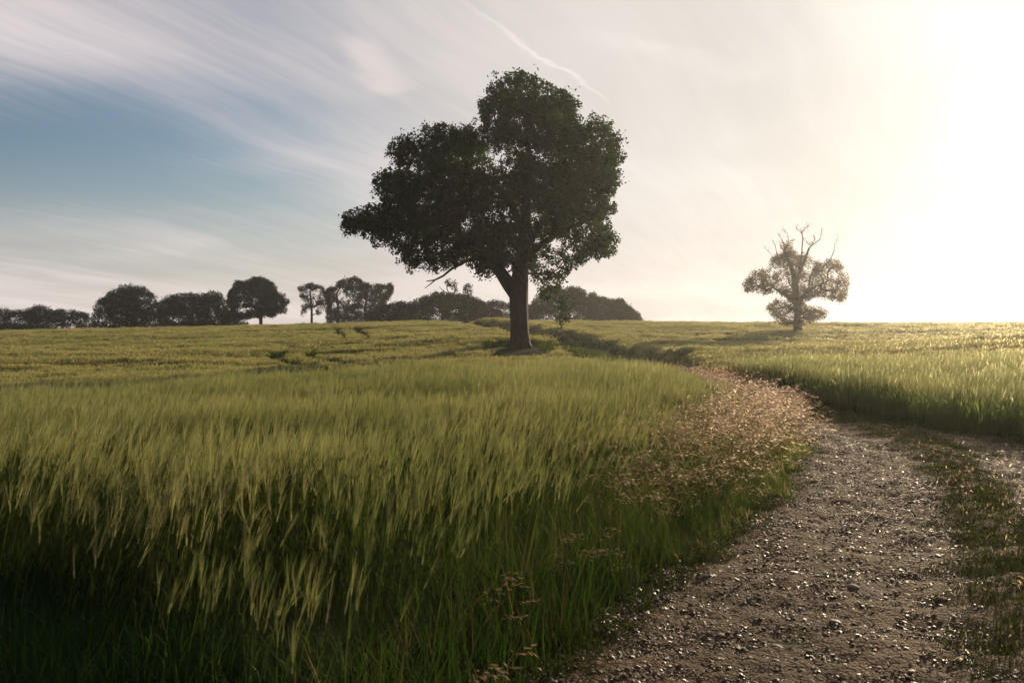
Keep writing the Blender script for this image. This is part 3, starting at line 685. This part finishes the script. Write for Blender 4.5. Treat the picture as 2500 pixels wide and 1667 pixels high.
def bare(root, loc, name, chains, D, dep=0, lab=None, twigs=0):
    mb = MB()
    for ch in chains:
        pts = [(loc(a, b)[0], dep, loc(a, b)[1]) for a, b, c in ch]
        mb.tube(pts, [c*D/F/2 for a, b, c in ch], 6)
        if twigs:
            A = np.array(pts); n = len(A)
            for q in range(twigs*(n-1)):
                i = rng.integers(0, n-1); t = rng.random(); p = A[i]*(1-t)+A[i+1]*t; dr = unit(unit(A[i+1]-A[i])*.7 + rng.normal(0, .6, 3) + np.array([0, 0, .35])); L = rng.uniform(.25, .8)
                q1 = p+dr*L*.5; q2 = q1+unit(dr+rng.normal(0, .4, 3))*L*.5; mb.tube([p, q1, q2], [.018, .012, .006], 3)
    o = mb.build(name, M['bark'], root, smooth=True)
    if lab: o['label'] = lab
    return o
bare(oak, oloc, 'dead_branch', [[(1180,628,12),(1140,640,9),(1104,660,6),(1085,676,5),(1065,686,4),(1044,689,2)],[(1068,684,3.5),(1055,695,2.5),(1040,706,1.5)]], 60, -1.0, 'bare broken branch hanging below the crown')
# root flare
rf = MB()
for i in range(7):
    a = i*6.28/7+.3; rf.tube([(math.cos(a)*.35, math.sin(a)*.35, .75), (math.cos(a)*.55, math.sin(a)*.55, .25), (math.cos(a)*.95, math.sin(a)*.95, -.15)], [.16, .17, .10], 7)
rf.build('root_flare', M['bark'], oak, smooth=True)

s2 = lambda a, b: (1700+a*.2168, 520+b*.2168)
stag_poly = [s2(*p) for p in [(510,800),(600,620),(780,600),(820,500),(930,470),(985,450),(930,360),(900,325),(1000,310),(1050,262),(1160,250),(1150,300),(1100,340),(1080,430),(1160,470),(1210,380),(1230,480),(1330,500),(1400,540),(1470,480),(1650,550),(1670,650),(1740,790),(1700,960),(1600,1010),(1450,990),(1310,950),(1210,1010),(1380,1030),(1500,1090),(1440,1220),(1300,1250),(1200,1290),(1110,1290),(1010,1260),(900,1250),(850,1180),(750,1080),(830,980),(930,960),(1040,1000),(900,920),(770,950),(720,900),(640,900),(560,940)]]
def ch2(pts): return [(*s2(a, b), w*.2168) + ((d,) if d else ()) for a, b, w, d in pts]
stag_trunk = [ch2([(1140,1330,110,0),(1140,1290,92,0),(1140,1150,78,0),(1130,1000,84,0),(1120,850,74,0),(1100,700,56,0),(1050,560,38,0),(1000,440,24,0)]),
              ch2([(1110,1010,50,0),(1020,950,36,-.5),(900,880,26,-1),(760,800,18,-1.4)]),
              ch2([(1160,1000,50,0),(1250,900,32,.6),(1380,820,24,1),(1520,760,16,1.2)]),
              ch2([(1120,820,46,0),(1170,680,32,.2),(1230,520,26,.3),(1280,390,20,.3)])]
stag, sloc = tree('oak_tree', 105, stag_poly, stag_trunk, 4.4, 240, .46, .85, 34000, .15,
     'stag headed old oak with bare dead branches above its leaves, alone at right', 'tree', r_twig=.022, twig=.27, fill=.62, dens=1.6, mat='stag_leaf')
db = lambda L: [(*s2(a, b), c*.2168*.72) for a, b, c in L]
for chs in ([[(1150,640,26),(1185,520,22),(1190,400,19),(1200,300,17),(1190,225,13),(1222,172,9),(1270,150,5)],[(1192,245,8),(1160,200,7),(1130,180,6),(1140,120,4)],[(1192,235,7),(1165,165,4)]],
            [[(1200,580,24),(1280,385,19),(1340,335,14),(1390,300,12),(1405,240,9),(1415,185,5)],[(1285,372,9),(1245,335,8),(1235,300,5)],[(1290,360,9),(1340,300,7),(1310,258,4)]],
            [[(1400,640,14),(1480,560,11),(1520,500,12),(1550,440,10),(1560,350,7),(1600,280,4)]],
            [[(1040,600,22),(1010,480,17),(990,380,14),(970,310,10),(925,240,6)]],
            [[(960,600,14),(910,480,12),(890,370,9),(860,310,7)]], [[(920,540,10),(850,470,6),(785,410,4)]], [[(1010,480,12),(1040,350,8),(1035,260,6),(1000,180,4)],[(1020,240,4),(965,190,3)]]):
    bare(stag, sloc, 'dead_branch', [db(c) for c in chs], 105, twigs=4)

def _low(poly): return [(a, 816 if b >= 786 else b) for a, b in poly]
def far_tree(name, D, poly, trunk, rd, label, cat, leaf=.34, n=14000, boughs=60, spacing=1.1, br=1.5, dens=1.5, group='trees and bushes along the skyline', twig=.45, fill=1.5, mat='far_leaf'):
    tx, trow = trunk[0][0][0], trunk[0][0][1]; bx, by, bz = px2w(tx, D, trow); gz = float(H(np.array([bx]), np.array([by]))[0])
    trunk = [[(tx, HOR-(gz-EYE)/D*F+2, trunk[0][0][2]*1.2)] + trunk[0]] + trunk[1:]
    return tree(name, D, _low(poly), trunk, rd, int(boughs*1.25), spacing*.9, br, int(n*2.6), leaf*.68, label, cat, group, mat=mat, rough_amp=.13, r_twig=.04, twig=twig, dens=dens, fill=fill)
B = 800   # skyline row of the barley at the left
far_tree('oak_tree', 165, [(558,715),(568,702),(560,690),(578,682),(596,688),(612,677),(640,673),(655,681),(668,688),(680,703),(675,712),(695,716),(708,735),(698,750),(706,762),(690,774),(680,765),(668,783),(650,775),(640,783),(618,776),(600,784),(580,778),(560,784),(552,770),(563,755),(553,740)], [[(637,792,9),(637,760,8),(634,720,5)]], 4.5, 'round compact dark oak with a short trunk between the long thicket and a thin tree', 'tree', fill=.85, n=17000, twig=.36, br=1.25, spacing=1.0)
far_tree('birch_tree', 165, [(727,700),(735,693),(760,690),(790,698),(797,730),(790,765),(775,775),(768,755),(752,757),(745,778),(733,770),(738,740),(728,720)], [[(761,792,6),(761,750,5),(757,710,3)]], 2.6, 'thin sparse tree with a slender bare trunk left of the broad pair', 'tree', n=2600, boughs=26, br=.8, spacing=.8, leaf=.26, fill=.45, dens=.5, twig=.3)
far_tree('oak_tree', 168, [(790,720),(800,700),(830,685),(855,672),(880,680),(900,690),(930,690),(958,688),(965,702),(958,725),(940,745),(925,760),(905,778),(900,795),(850,795),(800,795),(792,760)], [[(825,792,7),(825,750,6),(822,715,4)],[(893,790,8),(892,750,7),(898,715,5)]], 4.8, 'broad spreading tree with two stems and light showing through its crown', 'tree', n=15000, boughs=70, fill=.65, twig=.38, br=1.25)
far_tree('tree', 175, [(225,750),(235,735),(255,725),(270,710),(290,698),(330,692),(355,700),(365,715),(385,725),(398,745),(400,795),(225,795)], [[(310,795,9),(310,740,7)]], 5, 'tall domed tree rising highest of the dark trees at the far left', 'tree', n=17000, boughs=80)
far_tree('thicket', 172, [(390,740),(400,722),(430,718),(460,712),(490,714),(510,708),(535,712),(552,728),(560,752),(575,768),(600,775),(612,792),(390,796)], [[(470,796,9),(470,750,7)]], 5, 'long dense thicket with a level bushy top beside the round oak', 'thicket', n=20000, boughs=90)
far_tree('woodland_belt', 200, [(-160,745),(-60,740),(0,750),(18,748),(30,756),(60,752),(95,742),(115,748),(130,756),(165,752),(190,757),(225,765),(235,800),(-160,806)], [[(90,806,8),(90,770,6)]], 5, 'low dark belt of woodland reaching out of the picture at the far left', 'woodland', n=26000, boughs=130)
far_tree('hedge', 150, [(895,778),(925,748),(960,738),(1010,730),(1040,722),(1060,712),(1085,712),(1120,716),(1150,722),(1168,730),(1190,742),(1190,788),(890,790)], [[(1040,790,7),(1040,755,6)]], 3.6, 'tall overgrown hedge with a sloping left end behind the big oak', 'hedge', n=26000, boughs=120, br=1.2, spacing=.8)
far_tree('hedge', 152, [(1150,740),(1180,734),(1205,729),(1240,735),(1275,742),(1300,740),(1320,745),(1320,788),(1150,788)], [[(1220,790,7),(1220,760,6)]], 3.4, 'lower stretch of hedge seen just behind the trunk of the big oak', 'hedge', n=12000, boughs=60, br=1.2, spacing=.8)
far_tree('thorn_tree', 149, [(1083,690),(1092,680),(1105,678),(1116,688),(1115,700),(1122,712),(1110,722),(1095,718),(1098,702),(1085,700)], [[(1098,745,3),(1097,722,2.6),(1090,700,2)],[(1097,722,2),(1080,708,1.6),(1072,700,1)]], 1.3, 'skinny thorn tree poking up out of the hedge below the broken branch', 'tree', n=300, boughs=9, br=.5, spacing=.4, leaf=.25, fill=.4, dens=.4, twig=.3)
far_tree('thorn_tree', 149, [(1128,705),(1132,695),(1145,691),(1156,698),(1155,712),(1150,725),(1135,725),(1126,715)], [[(1142,745,3),(1141,722,2.2),(1143,702,1.5)]], 1.3, 'small round topped bush head poking out of the hedge near the trunk', 'tree', n=420, boughs=9, br=.6, spacing=.4, leaf=.22, fill=.35, dens=.4, twig=.3)
far_tree('hawthorn_tree', 145, [(1290,745),(1305,722),(1330,705),(1365,697),(1400,700),(1425,712),(1440,728),(1450,748),(1450,788),(1290,788)], [[(1380,790,8),(1380,745,6)]], 3.8, 'rounded bushy tree rising just right of the big oak trunk', 'tree', n=13000, boughs=60, br=1.2, spacing=.9)
far_tree('hedge', 148, [(1430,740),(1440,718),(1452,712),(1460,722),(1490,726),(1520,728),(1535,738),(1548,755),(1560,766),(1570,776),(1565,787),(1430,788)], [[(1500,790,6),(1500,755,5)]], 3.2, 'scrubby right hand end of the hedge tapering down to the skyline', 'hedge', n=13000, boughs=65, br=1.1, spacing=.8)

# ------------------------------------------------------------------ haze
import bmesh
bm = bmesh.new(); bmesh.ops.create_cube(bm, size=1); me = bpy.data.meshes.new('haze'); bm.to_mesh(me); bm.free()
hz = bpy.data.objects.new('haze', me); col.objects.link(hz); zmin = float(GZ.min())-1.0; zmax = 24.0
hz.scale = (640, 520, zmax-zmin); hz.location = (0, 180, (zmax+zmin)/2); tag(hz, kind='stuff')
m = bpy.data.materials.new('haze'); m.use_nodes = True; w = NT(m.node_tree); w.n.clear(); out = w.node('ShaderNodeOutputMaterial'); pv = w.node('ShaderNodeVolumePrincipled')
pv.inputs['Color'].default_value = (.93, .96, 1.0, 1); pv.inputs['Density'].default_value = .00028; pv.inputs['Anisotropy'].default_value = .72
w.l.new(pv.outputs[0], out.inputs['Volume']); me.materials.append(m)
